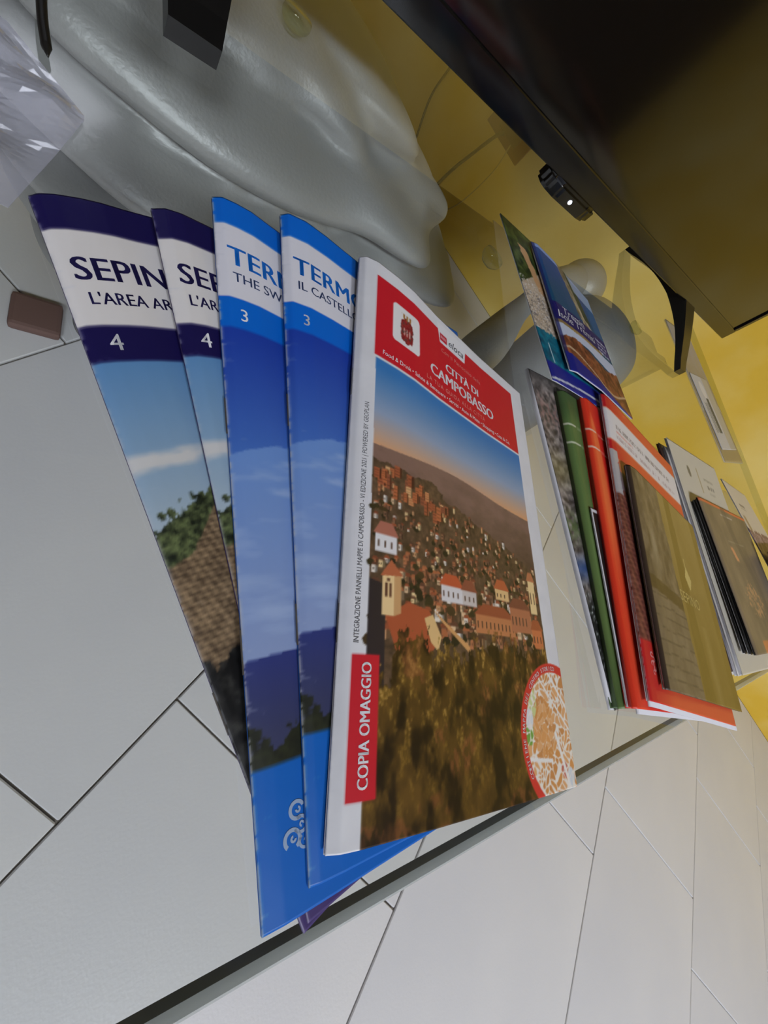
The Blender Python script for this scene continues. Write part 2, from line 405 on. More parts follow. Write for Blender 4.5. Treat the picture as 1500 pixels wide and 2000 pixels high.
    tr = ph & (v < .262+.10*(n1-.5)+.07*(n2-.5)-.05*(u < .15))
    cv.mixc(tr, (50, 36, 12), (104, 76, 30), n3*2.0-.5)
    hl = np.clip((n2-.50)*6, 0, 1)*np.clip((n3-.36)*5, 0, 1)*np.clip(.35+(v-.02)*4.2, 0, 1)
    cv.mixc(tr*hl*(.55+.45*np.clip((n4-.4)*4, 0, 1)), (132, 100, 30), (206, 164, 92), (n4-.3)*1.4+(v-.15)*2)
    cv.put(tr*np.clip((n1-.56)*5, 0, .45)*(n2 > .45), (146, 84, 52))
    cv.put(tr*np.clip((.47-n3)*5, 0, .8), (38, 27, 10))
    # red head panel
    cv.rect(.058, .905, .7705, .966, (204, 32, 44))
    # white tab for the logo at the top edge, crest badge
    cv.poly(P((.365, .985), (.555, .985), (.540, .930), (.38, .930)), (228, 228, 230))
    def rr(u0, u1, v0, v1, r, col):
        x, y = cv.x, cv.y; cx, cy, hx, hy = (u0+u1)/2*cv.W, (v0+v1)/2*cv.H, (u1-u0)/2*cv.W-r, (v1-v0)/2*cv.H-r
        cv.put(np.hypot(np.maximum(np.abs(x-cx)-hx, 0), np.maximum(np.abs(y-cy)-hy, 0)) < r, col)
    rr(.127, .257, .832, .928, 2.2, (232, 230, 228))
    cx, cy = .192*cv.W, .872*cv.H
    q = fbm(cv.x*1.1, cv.y*1.1, 77, 3)
    sh = (np.abs(cv.x-cx)/(3.9+1.5*(q-.5)) < 1) & (np.hypot((cv.x-cx)/4.8, (cv.y-cy)/6.6)+.35*(q-.5) < 1)
    cv.mixc(sh, (120, 26, 30), (196, 70, 60), (q-.25)*2)
    for k in (-1, 0, 1): cv.put(np.hypot((cv.x-cx-k*1.7)/.55, (cv.y-cy+.6)/2.2) < 1, (214, 160, 150))
    cr = (np.abs(cv.y-cy-7.6) < 1.5) & (np.abs(cv.x-cx) < 2.9+.5*(cv.y-cy-7.6)) & (np.sin(cv.x*3.2) > -.35)
    cv.put(cr, (168, 120, 60)); cv.put((q > .6) & sh, (92, 66, 60))
    # red logo square
    cv.poly(P((.382, .938), (.425, .938), (.425, .958), (.382, .958)), (190, 30, 50))
    for k in range(4): cv.poly(P((.388+.009*k, .944), (.392+.009*k, .944), (.392+.009*k, .953), (.388+.009*k, .953)), (236, 214, 214))
    # gift-copy tag
    cv.rect(.031, .110, .053, .2375, (204, 36, 48))
    # round town-plan badge
    mx, my = 124.5, 21.0; d = np.hypot(cv.x-mx, cv.y-my)
    cv.put(d < 31.2, (214, 58, 50))
    ins = d < 27.2
    pts = np.array([(97+rnd.random()*40, -6+rnd.random()*56) for _ in range(210)])
    J, I = np.nonzero(ins); X = cv.x[ins]; Y = cv.y[ins]
    wx = X+1.2*np.sin(Y*.5); wy = Y+1.2*np.sin(X*.6)
    d1 = np.full(X.shape, 1e9); d2 = d1.copy(); idx = np.zeros(X.shape, int)
    for k, (px, py) in enumerate(pts):
        dd = np.hypot(wx-px, wy-py); c2 = dd < d1
        d2 = np.where(c2, d1, np.minimum(d2, dd)); idx = np.where(c2, k, idx); d1 = np.where(c2, dd, d1)
    pal = np.array([(222, 158, 96), (214, 148, 84), (226, 170, 116), (206, 142, 84)])[np.array([rnd.randrange(4) for _ in pts])]
    colr = pal[idx]; colr = np.where((d2-d1 < np.where(np.hypot((X-112)/9., (Y-25)/13.) < 1, .10, .55))[:, None], np.array([238, 232, 222.]), colr)
    for (gx, gy, gr, gc) in ((103, 36, 5, (206, 214, 150)), (100, 24, 3.5, (120, 168, 70)), (101, 29, 3, (222, 224, 226)), (126, 8, 2.6, (200, 110, 96)), (131, 4, 3, (214, 220, 226))):
        colr = np.where((np.hypot(X-gx, (Y-gy)*.7) < gr)[:, None] & (d2-d1 > .5)[:, None], np.array(gc, float), colr)
    for (xa, ya, xb, yb, w) in ((120, 50, 137, 30, .7), (122, 22, 130, -2, 1.0), (98, 14, 116, 12, .8), (112, 46, 136, 22, .5)):
        t = np.clip(((X-xa)*(xb-xa)+(Y-ya)*(yb-ya))/((xb-xa)**2+(yb-ya)**2), 0, 1)
        colr = np.where((np.hypot(X-xa-t*(xb-xa), Y-ya-t*(yb-ya)) < w)[:, None], np.array([240, 236, 230.]), colr)
    cv.c[J, I] = colr
    wear(cv, 61, .3)
def paint_rock(cv):
    n = fbm(cv.x*.07, cv.y*.07, 3, 4); s = np.sin((np.hypot(cv.x-9, (cv.y-182)*.6)*.8)+15*n)*.7+.6*np.sin(cv.y*.7+18*n)
    cv.mixc(np.ones_like(n), (66, 58, 54), (184, 174, 166), .5+.30*s+.8*(fbm(cv.x*.5, cv.y*.5, 5)-.5))
    cv.put(np.clip(1-np.abs(cv.v-.86)/.09, 0, 1)*(s > 0)*.55, (150, 100, 92))
    cv.put(np.clip(1-np.abs(cv.v-.66)/.08, 0, 1)*.5, (150, 140, 84))
    cv.put(np.clip(1-np.abs(cv.v-.48)/.07, 0, 1)*(fbm(cv.x*.4, cv.y*.4, 9) > .42)*.8, (92, 112, 64))
    cv.put(np.clip(1-np.abs(cv.v-.36)/.05, 0, 1)*.85, (62, 92, 150))
    cv.put(np.clip((.30-cv.v)/.05, 0, 1)*.9, (30, 32, 28))
    cv.put((fbm(cv.x*1.2, cv.y*.8, 19) > .66)*(cv.v < .32), (170, 176, 170))
    cv.put(np.clip((cv.v-.93)/.07, 0, 1)*.6, (30, 28, 26))
def waves(cv, col):
    for c in (.865, .795): cv.put(np.abs(cv.v-c+.035*(cv.u-.02)+.35*(cv.u-.08)**2) < .0022, col)
def paint_green(cv):
    n = fbm(cv.x*.03, cv.y*.012, 4); cv.mixc(np.ones_like(n), (84, 112, 62), (128, 150, 84), n*1.3-.2)
    cv.put(np.clip((cv.v-.88)/.06, 0, 1)*.5, (60, 80, 48)); waves(cv, (214, 218, 190))
def paint_orange(cv):
    cv.mixc(np.ones_like(cv.u), (236, 62, 36), (214, 38, 34), cv.u*7)
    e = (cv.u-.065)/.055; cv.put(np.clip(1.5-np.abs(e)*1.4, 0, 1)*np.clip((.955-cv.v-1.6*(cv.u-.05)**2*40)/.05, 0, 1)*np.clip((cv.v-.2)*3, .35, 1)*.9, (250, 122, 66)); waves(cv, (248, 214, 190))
def paint_red(cv):
    u, v = cv.u, cv.v; n = fbm(cv.x*.3, cv.y*.3, 4, 4)
    cv.mixc(np.ones_like(u), (206, 34, 40), (228, 92, 58), u*4)
    cv.put((v > .805) & (v < .943), (232, 226, 224))
    cv.put(((v > .805) & (v < .811)) | ((v > .938) & (v < .943)), (236, 168, 140))
    ph = (v > .155) & (v < .69)
    cv.mixc(ph, (92, 46, 40), (150, 92, 74), .5+.25*np.sin(cv.y*1.9)+.25*np.sin(cv.x*1.2+np.floor(cv.y*.3)*2)+.9*(n-.5))
    cv.put((v > .60) & (v < .765) & (u < .055+.03*(n-.5)), (186, 180, 178)); cv.put((v > .62) & (v < .72) & (u > .05), (126, 108, 112))
    cv.put((v > .69) & (v < .74)*np.ones_like(u, bool) & (u > .06), (232, 120, 78))
    smallprint(cv, 10, 112, .885*cv.H, 4.0, (120, 108, 108), .75, 0, 6); smallprint(cv, 12, 40, .862*cv.H, 2.6, (214, 120, 110), .6, 0, 7)
    smallprint(cv, 10, 70, .838*cv.H, 3.0, (176, 150, 150), .7, 0, 3); smallprint(cv, 74, 118, .838*cv.H, 3.0, (176, 150, 150), .7, 0, 4)
    wear(cv, 71, .8)
def paint_olive(cv):
    u, v = cv.u, cv.v; n = fbm(cv.x*.06, cv.y*.05, 4, 4)
    cv.mixc(np.ones_like(u), (138, 114, 52), (164, 140, 82), (v-.3)*1.2+.7*(n-.5)+.2)
    L = u < .40+.09*(.5-v)+.03*(n-.5)
    cv.mixc(L, (96, 80, 56), (146, 128, 98), (fbm(cv.x*.16, cv.y*.1, 14, 4)-.25)*1.8)
    cv.put(L & (v < .40), (132, 116, 92), .55)
    cv.put(L & (np.sin(cv.y*.9+4*fbm(cv.x*.05, cv.y*.03, 9)) > .93) & (v < .45), (84, 70, 52), .7)
    cv.put(L & (np.abs(v-.44+.1*u) < .03), (88, 70, 38), .8)
    cv.put(np.clip(1-np.hypot((u-.15)/.05, (v-.62)/.2), 0, 1), (170, 158, 130), .6)
    cv.put((u > .46) & (u < .60-.05*v), (118, 96, 34), .5); cv.put((u > .90), (128, 104, 38), .5)
    cv.put(np.clip(1-np.abs(u-.68)/.06, 0, 1)*(v < .35), (168, 146, 92), .45)
    cv.put(u < .022, (66, 52, 42))
    x, y = cv.x-.60*cv.W, cv.y-.575*cv.H
    cv.put(np.abs(x)/6.0+np.abs(y)/9.5 < 1, (206, 186, 116)); cv.put((np.abs(x+1) < .7) & (y > 6) & (y < 15), (200, 182, 116))
def paint_coast(cv):     # blue island leaflet
    u, v = cv.u, cv.v; n = fbm(cv.x*.12, cv.y*.12, 5, 5)
    cv.mixc(np.ones_like(u), (34, 84, 112), (52, 82, 150), (v-.45)*1.6+.6*(n-.5))
    cv.put(v > .965-.10*(1-u)*0, (150, 174, 226))
    ci = np.abs(u-.47-.42*(.93-v)*1.0-.12*(n-.5))
    cv.mixc((ci < .085) & (v > .55), (110, 98, 78), (206, 190, 156), (n-.3)*2.4)
    cv.put((np.abs(u-.57-.42*(.93-v)) < .06+.05*(n-.5)) & (v > .62), (64, 74, 56))
    cv.put((u > .80) & (v > .60), (36, 98, 150), .75); cv.put((u > .55+.5*(.97-v)) & (v > .86), (176, 190, 216), .8)
    cv.put((v > .36+.075*u) & (v < .50+.10*u), (42, 34, 104)); cv.put((v > .335+.07*u) & (v < .36+.075*u) & (u < .78), (150, 124, 72))
    cv.put((v > .235+.07*u+.03*np.sin(u*5)) & (v <= .335+.07*u), (206, 214, 232))
    rk = v <= .235+.07*u+.045*(n-.5)+.035*np.sin(u*7)
    cv.mixc(rk, (92, 52, 34), (188, 112, 70), (fbm(cv.x*.25, cv.y*.2, 6, 4)-.25)*1.9)
    cv.put(rk & (np.abs(v-.11-.06*np.sin(u*6+1)) < .008), (210, 176, 138))
    cv.put(v < .05-.05*u, (40, 44, 140)); cv.put(u < .03, (30, 34, 96), .7)
    cv.put((v < .13-.15*u), (38, 42, 136))
    for q in range(4): smallprint(cv, 70, 91, (.568-.035*q)*cv.H-7, 3.0, (226, 228, 236), .9, .15, q)
    smallprint(cv, 22, 72, .355*cv.H, 2.6, (196, 170, 120), .9, .12, 9)
def paint_beach(cv):
    u, v = cv.u, cv.v; n = fbm(cv.x*.2, cv.y*.2, 5, 5)
    cv.mixc(np.ones_like(u), (28, 44, 18), (92, 110, 48), (n-.3)*2.2)
    sand = (v < .56+.5*(u-.03)) & (v > .25); cv.mixc(sand, (186, 166, 138), (214, 196, 172), n)
    cv.put((v > .56) & (np.abs(u-.20-.35*(.85-v)) < .055+.05*(n-.5)) & (v < .86), (206, 160, 112))
    cv.put((fbm(cv.x*.9, cv.y*.9, 11) > .60) & (v > .28) & (v < .52), (120, 112, 108)); cv.put((fbm(cv.x*.9, cv.y*.9, 12) > .64) & (v > .28) & (v < .6), (232, 226, 220))
    tl = v < .285+.05*(n-.5); cv.mixc(tl, (10, 66, 92), (24, 140, 160), (n-.25)*1.8+.5*(v-.1))
    cv.put(v < .10, (36, 40, 140)); cv.put(np.abs(v-.012-.10*u*(1-u)) < .006, (214, 218, 228)); cv.put((np.abs(u-.1) < .006) & (v > .11) & (v < .22), (200, 226, 232))
def paint_plain(col, col2=None):
    def f(cv):
        cv.c[:] = col; n = fbm(cv.x*.05, cv.y*.05, 4); cv.put(np.clip(n-.4, 0, .5), col2 or tuple(c*.92 for c in col))
    return f
def paint_flyer(cv):
    cv.c[:] = (34, 30, 30); cv.put((cv.x < 1.5) | (cv.y > cv.H-2.2), (224, 224, 228))
def paint_white_booklet(cv):
    cv.c[:] = (212, 206, 190); cv.put((np.abs(cv.u-.46) < .006) & (cv.v > .79) & (cv.v < .92), (170, 148, 92))
    cv.put(np.hypot((cv.u-.27)/.028, (cv.v-.875)/.03) < 1, (120, 116, 104)); cv.put((cv.v > .725) & (cv.v < .755) & (cv.u > .45) & (cv.u < .75), (196, 168, 112))
    smallprint(cv, 84, 116, .875*cv.H, 4, (150, 146, 132), .8, 0, 1); smallprint(cv, 88, 112, .835*cv.H, 5, (110, 106, 98), .9, 0, 2); smallprint(cv, 92, 110, .80*cv.H, 3, (150, 146, 132), .8, 0, 3)
def paint_grey(cv):
    n = fbm(cv.x*.05, cv.y*.03, 7); cv.mixc(np.ones_like(n), (112, 100, 84), (150, 132, 106), n*1.4-.2+.3*(.5-cv.u))
    cv.put((cv.v > .975), (226, 120, 74)); cv.put((cv.v > .93) & (cv.v < .94) & (cv.u > .35) & (cv.u < .62), (206, 196, 180)); cv.put((cv.v > .73) & (cv.v < .738) & (cv.u > .3) & (cv.u < .66), (196, 186, 166))
    cv.put(np.abs((cv.u-.36)-.05*(.62-cv.v)/.1) < .03*(np.abs(cv.v-.64) < .05), (224, 158, 112)); q = fbm(cv.x*.4, cv.y*.4, 8)
    cv.put((np.hypot((cv.u-.42)/.2, (cv.v-.33)/.13) < q*1.5-.1) & (q > .5), (206, 158, 112), .8); cv.put((cv.u > .22) & (cv.v < .07), (222, 134, 78), .8)
    cv.put(np.abs(cv.u-.55-.1*np.sin(cv.v*5)) < .05, (100, 90, 80), .5)
def paint_skyline(cv):
    n = fbm(cv.x*.2, cv.y*.2, 4); cv.c[:] = (228, 216, 196); cv.put(cv.v < .55+.1*(fbm(cv.x*.12, cv.x*0+3, 6)-.5), (128, 92, 92)); cv.put((cv.v < .53) & (n > .52), (176, 148, 156)); cv.put(cv.v < .3, (100, 62, 70))
    cv.put((cv.v > .55) & (cv.v < .68) & (np.abs(cv.u-.14) < .05), (176, 152, 116))
    for q in range(4): cv.put((np.abs(cv.v-.80+.012*q) < .004) & (np.abs(cv.u-.35) < .11), (150, 136, 120))
def paint_postcard(cv):
    cv.c[:] = (206, 204, 202); n = fbm(cv.x*.1, cv.y*.1, 3)
    cv.put(np.hypot((cv.u-.40)/.13, (cv.v-.80)/.12) < 1, (232, 228, 220))
    cv.put((cv.u > .35) & (cv.u < .50) & (cv.v > .22) & (cv.v < .68), (66, 78, 84)); cv.put((cv.u > .14) & (cv.u <= .35) & (cv.v > .22) & (cv.v < .62) & (np.sin(cv.y*1.6+cv.x*.4) > 0), (96, 104, 106)); cv.put((cv.u > .6), (186, 174, 142), .6)
def paint_tan(cv):
    n = fbm(cv.x*.05, cv.y*.05, 3); cv.mixc(np.ones_like(n), (172, 152, 108), (176, 168, 160), (cv.v-.3)*1.5+n-.5); cv.put(np.abs(cv.v-.35-.2*np.sin(cv.u*3)) < .01, (214, 208, 190))

# ------------------------------------------------------------------ booklets
# p = front spine corner (m), a = turn (deg), W x L (m), t = thickness (mm)
# top / bot = height of the upper face above the glass (mm) across the sheet, at the head and at the foot
SPEC = {
 's1': dict(p=(.0647,-.0690), a=20.2, W=.115, L=.2165, t=.9,
   top=[(0,4),(2,5.6),(6,6.6),(12.6,7.1),(18,7),(25,6.2),(32,5.7),(60,3.2),(115,1.2)], bot=[(0,1.3),(40,1.2),(115,1.1)]),
 's2': dict(p=(.0655,-.0668), a=12.1, W=.115, L=.2165, t=.9,
   top=[(0,9.3),(4,11.2),(9,11.3),(14,10.5),(20,9.5),(50,5.5),(115,2.4)], bot=[(0,2.3),(6,2.5),(40,2.3),(115,2.1)]),
 't1': dict(p=(.0524,-.0640), a=3.6, W=.115, L=.2235, t=.9,
   top=[(0,13.3),(3,15.1),(8,15.3),(14,14.9),(21,13.3),(26,12.2),(60,7.2),(115,3.8)], bot=[(0,3.6),(6,4.3),(20,4.3),(60,3.6),(115,3.1)]),
 't2': dict(p=(.0645,-.0578), a=.15, W=.115, L=.2235, t=.9,
   top=[(0,15.6),(2.5,18),(10,18.6),(20,17.3),(29,15.6),(36,14.4),(60,10.2),(115,5.2)], bot=[(0,5.8),(3,6.6),(10,6.8),(40,6.0),(80,4.8),(115,4.1)]),
 'c': dict(p=(.0682,-.0512), a=-8.4, W=.1352, L=.216, t=1.0,
   top=[(0,18.6),(2,20.9),(8,22),(20,21.4),(31,20.1),(49,16.3),(89,9.9),(135,4.2)], bot=[(0,8.8),(3.7,10.6),(10.5,11.1),(39,10.1),(84,7.4),(110,5.6),(135,3.6)]),
 'A': dict(p=(.2528,-.0483), a=0, W=.145, L=.216, t=3.6, top=[(0,4.6),(145,4.6)], bot=[(0,4.0),(145,4.0)]),
 'green': dict(p=(.2515,-.047), a=-7.9, W=.135, L=.206, t=4.4, top=[(0,7),(1.5,9.6),(5,10.6),(20,10.6),(135,9.6)], bot=[(0,6.6),(1.5,9.2),(5,10),(135,9.2)]),
 'black': dict(p=(.2528,-.0463), a=-9.7, W=.12, L=.115, t=.8, top=[(0,11.9),(120,11.2)], bot=[(0,11.4),(120,10.8)]),
 'orange': dict(p=(.2530,-.0470), a=-12.9, W=.13, L=.206, t=3.6, top=[(0,13.4),(1.5,15.4),(5,16.2),(20,16.0),(130,14.5)], bot=[(0,13.2),(1.5,15.2),(5,15.8),(130,14.2)]),
 'red': dict(p=(.2612,-.0446), a=-16.4, W=.1305, L=.2135, t=1.6, top=[(0,19.6),(2,21.2),(8,21.6),(30,20.8),(130,16)], bot=[(0,19.4),(2,20.2),(8,20.6),(60,19.6),(130,18.2)]),
 'olive': dict(p=(.2752,-.0410), a=-15.2, W=.127, L=.1445, t=1.6, top=[(0,24.8),(2,26.4),(10,26.8),(127,19.4)], bot=[(0,23.4),(2,24.8),(10,25),(127,21.2)]),
 'P': dict(p=(.2609,.1552), a=-3.85, W=.10, L=.169, t=1.0, top=[(0,4),(100,3)], bot=[(0,15),(4,15.6),(100,16)]),
 'Q': dict(p=(.2844,.1690), a=-9.5, W=.095, L=.1470, t=1.4, top=[(0,6.5),(6,8.5),(30,8.5),(95,5.5)], bot=[(0,18.5),(6,20.5),(40,21.5),(95,18.5)]),
 'white0': dict(p=(.4650,-.0590), a=-3.0, W=.15, L=.205, t=1.3, top=[(0,1.6),(150,1.6)], bot=[(0,1.6),(150,1.6)]),
 'dark': dict(p=(.4660,-.0560), a=-3.0, W=.15, L=.216, t=2.5, top=[(0,4.3),(150,4.3)], bot=[(0,4.3),(150,4.3)]),
 'white1': dict(p=(.4700,-.0600), a=-3.4, W=.148, L=.216, t=2.5, top=[(0,7.0),(148,7.0)], bot=[(0,7.0),(148,7.0)]),
 'white2': dict(p=(.4740,-.0600), a=-3.6, W=.148, L=.226, t=2.2, top=[(0,9.4),(148,9.4)], bot=[(0,9.4),(148,9.4)]),
 'black2': dict(p=(.4850,-.0440), a=-3.6, W=.15, L=.142, t=2.2, top=[(0,11.9),(150,11.9)], bot=[(0,13.6),(150,13.0)]),
 'black1': dict(p=(.4860,-.0450), a=-3.5, W=.15, L=.144, t=2.2, top=[(0,14.2),(150,14.2)], bot=[(0,17.2),(150,16.4)]),
 'grey': dict(p=(.4886,-.0460), a=-3.4, W=.155, L=.1468, t=1.6, top=[(0,15.5),(4,16.6),(155,16.2)], bot=[(0,19.6),(4,20.6),(155,19)]),
 'maroon': dict(p=(.640,-.040), a=2, W=.10, L=.088, t=2.0, top=[(0,30),(100,28)], bot=[(0,30),(100,28)]),
 'w2': dict(p=(.6510,-.0030), a=-2.5, W=.125, L=.15, t=1.2, top=[(0,8.5),(125,4)], bot=[(0,27),(125,24)]),
}
def smooth_prof(pts):
    x=np.array([q[0] for q in pts],float); y=np.array([q[1] for q in pts],float)
    g=np.arange(-6,x[-1]+6.01,.25); yy=np.interp(g,x,y)
    k=np.hanning(9); k/=k.sum()
    ys=np.convolve(np.pad(yy,4,mode='edge'),k,'valid')
    return g,ys
def zsurf(s,w,v):  # w mm, v 0..1 -> m
    g,t=smooth_prof(s['top']); g2,b=smooth_prof(s['bot'])
    return (np.interp(w,g,t)*v+np.interp(w,g2,b)*(1-v))/1000.
def pos(s,w,v):
    a=np.radians(s['a']); c,sn=np.cos(a),np.sin(a); l=v*s['L']; m=w/1000.
    return s['p'][0]+c*m-sn*l, s['p'][1]+sn*m+c*l, zsurf(s,w,v)

paper_white = mat('page_paper', (214, 213, 216), rough=.8, spec=.2)
page_black = mat('page_black', (24, 23, 22), rough=.35, spec=.5, bump=(90, .6, .004))
page_brown = mat('page_brown', (104, 68, 56), rough=.6, spec=.3)
def cover_mesh(s, cv, ws, nv, zoff=0., skirt=.35):
    """curved upper sheet of a booklet with its printed colours"""
    vv = np.linspace(0, 1, nv+1); w, v = np.meshgrid(ws, vv); x, y, z = pos(s, w, v); z = z+GZ+zoff
    nu = len(ws); V = np.stack([x, y, z], -1).reshape(-1, 3); n0 = len(V)
    idx = np.arange(n0).reshape(nv+1, nu)
    F = np.stack([idx[:-1, :-1], idx[:-1, 1:], idx[1:, 1:], idx[1:, :-1]], -1).reshape(-1, 4)
    ring = np.concatenate([idx[0, :], idx[1:, -1], idx[-1, -2::-1], idx[-2:0:-1, 0]])
    Vs = V[ring].copy(); Vs[:, 2] -= skirt/1000.
    k = len(ring); a = ring; b = np.roll(ring, -1); c = n0+np.roll(np.arange(k), -1); d = n0+np.arange(k)
    F2 = np.stack([b, a, d, c], -1)
    Vall = np.concatenate([V, Vs]); Fall = np.concatenate([F, F2])
    me = bpy.data.meshes.new('cover'); me.vertices.add(len(Vall)); me.vertices.foreach_set('co', Vall.ravel())
    me.loops.add(Fall.size); me.loops.foreach_set('vertex_index', Fall.ravel().astype(np.int32))
    me.polygons.add(len(Fall)); me.polygons.foreach_set('loop_start', np.arange(0, Fall.size, 4, dtype=np.int32))
    me.update(calc_edges=True)
    colr = lin(np.clip(cv.sample(w, v*s['L']*1000), 0, 255)/255.).reshape(-1, 3)
    colr = np.concatenate([colr, colr[ring]*.9+.05]); rgba = np.concatenate([colr, np.ones((len(colr), 1))], 1)
    at = me.color_attributes.new('print', 'FLOAT_COLOR', 'POINT'); at.data.foreach_set('color', rgba.astype(np.float32).ravel())
    me.polygons.foreach_set('use_smooth', np.array([True]*len(F)+[False]*len(F2)))
    return me
def slab_mesh(s, z_hi, z_lo, inset=(.4, .7, .7, .7), nu=26, nv=8):
    """closed sheet block between two depths (mm) under the upper face; inset spine, fore edge, foot, head (mm)"""
    W, L = s['W']*1000, s['L']*1000
    t = np.linspace(0, 1, nu); ws = inset[0]+(W-inset[0]-inset[1])*t**1.7
    vv = np.linspace(inset[2]/L, 1-inset[3]/L, nv); w, v = np.meshgrid(ws, vv); x, y, z = pos(s, w, np.clip(v, -.2, 1.2))
    hi = np.maximum(z-z_hi/1000., .0004); lo = np.maximum(z-z_lo/1000., .00025)
    V = np.concatenate([np.stack([x, y, hi+GZ], -1).reshape(-1, 3), np.stack([x, y, lo+GZ], -1).reshape(-1, 3)])
    idx = np.arange(nu*nv).reshape(nv, nu); n = nu*nv; F = []
    for j in range(nv-1):
        for i in range(nu-1):
            F.append((idx[j, i], idx[j, i+1], idx[j+1, i+1], idx[j+1, i])); F.append((n+idx[j, i], n+idx[j+1, i], n+idx[j+1, i+1], n+idx[j, i+1]))
    ring = list(idx[0, :])+list(idx[1:, -1])+list(idx[-1, -2::-1])+list(idx[-2:0:-1, 0])
    for a, b in zip(ring, ring[1:]+ring[:1]): F.append((b, a, n+a, n+b))
    return mesh_of(V, [tuple(int(q) for q in f) for f in F])
def ws_of(W, dense_to, step, coarse=8):
    a = list(np.arange(0, dense_to, step)); b = list(np.linspace(dense_to, W, coarse+1)); return np.array(a+b)

def text_mesh(s, body, w, l, size, rot=0, align='LEFT', bold=0., shear=0., zoff=.10, xs=1.0, spacing=1.0):
    cu = bpy.data.curves.new('txt', 'FONT'); cu.body = body; cu.size = size; cu.align_x = align
    cu.shear = shear; cu.resolution_u = 3; cu.space_character = spacing; cu.fill_mode = 'FRONT'
    ob = bpy.data.objects.new('txt', cu); COL.objects.link(ob)
    bpy.context.view_layer.update()
    me = bpy.data.meshes.new_from_object(ob.evaluated_get(bpy.context.evaluated_depsgraph_get()))
    bpy.data.objects.remove(ob); bpy.data.curves.remove(cu)
    bm = bmesh.new()
    for dx in ((-bold, 0, bold) if bold > 0 else (0,)):
        for v in me.vertices: v.co.x += dx
        bm.from_mesh(me)
        for v in me.vertices: v.co.x -= dx
    bmesh.ops.triangulate(bm, faces=bm.faces[:])
    for it in range(3):
        le = [e for e in bm.edges if e.calc_length() > 1.6]
        if not le: break
        bmesh.ops.subdivide_edges(bm, edges=le, cuts=1)
        bmesh.ops.triangulate(bm, faces=[f for f in bm.faces if len(f.verts) > 3])
    c, sn = math.cos(math.radians(rot)), math.sin(math.radians(rot))
    co_ = np.array([v.co[:2] for v in bm.verts]).reshape(-1, 2); x, y = co_[:, 0]*xs, co_[:, 1]
    p = pos(s, w+c*x-sn*y, (l+sn*x+c*y)/(s['L']*1000))
    for v, a_, b_, z_ in zip(bm.verts, p[0], p[1], p[2]): v.co = (a_, b_, z_+GZ+zoff/1000.)
    bm.to_mesh(me); bm.free()
    return me
def letters(cover, s, m, *a, **k):
    me = text_mesh(s, *a, **k); o = link('lettering', me, m, cover); return o
def ring_mesh(s, cx, cy, r0, r1, a0=0, a1=360, zoff=.10, n=28):
    V, F = [], []
    for i in range(n+1):
        a = math.radians(a0+(a1-a0)*i/n)
        for r in (r0, r1):
            p = pos(s, cx+r*math.cos(a), (cy+r*math.sin(a))/(s['L']*1000)); V.append((p[0], p[1], p[2]+GZ+zoff/1000.))
        if i: F.append((2*i-2, 2*i-1, 2*i+1, 2*i))
    return mesh_of(V, F)

def booklet(key, name, label, cat, paint, res, ws, nv, pages=None, group=None, inset=(.4, .7, .7, .7), back_col=(200, 200, 204)):
    s = SPEC[key]; W, L = s['W']*1000, s['L']*1000
    root = empty(name, (s['p'][0], s['p'][1], GZ+zsurf(s, 0, 0)-s['t']/1000.), label, cat, group)
    cv = Canvas(W, L, res); paint(cv)
    cover = link('cover', cover_mesh(s, cv, ws, nv), print_mat(), root)
    link('pages', slab_mesh(s, .38, s['t']-.28, inset), pages or paper_white, root, True)
    link('back_cover', slab_mesh(s, s['t']-.26, s['t'], (.0, .2, .1, .1)), mat('back_%d_%d_%d' % back_col, back_col, rough=.45), root, True)
    return root, cover, s
navy_ink = mat('ink_navy', (24, 18, 70), rough=.5); white_ink = mat('ink_white', (232, 232, 234), rough=.5); blue_ink = mat('ink_blue', (10, 104, 196), rough=.5)
slate_ink = mat('ink_slate', (52, 70, 112), rough=.5); pink_ink = mat('ink_pink', (226, 138, 132), rough=.5); grey_ink = mat('ink_grey', (104, 104, 108), rough=.5)
gold_ink = mat('ink_gold', (198, 178, 110), rough=.5); dark_ink = mat('ink_dark', (60, 60, 70), rough=.5); red_ink = mat('ink_red', (198, 40, 44), rough=.5)
staple_m = mat('staple_steel', (150, 150, 152), rough=.35, metal=.9)
def staple(root, s, v):
    pts = []
    for q in np.linspace(-.006/s['L'], .006/s['L'], 6):
        p = pos(s, -.15, v+q); pts.append((p[0], p[1], p[2]+GZ-.0003))
    link('staple', tube_me(pts, .00028, 6), staple_m, root)

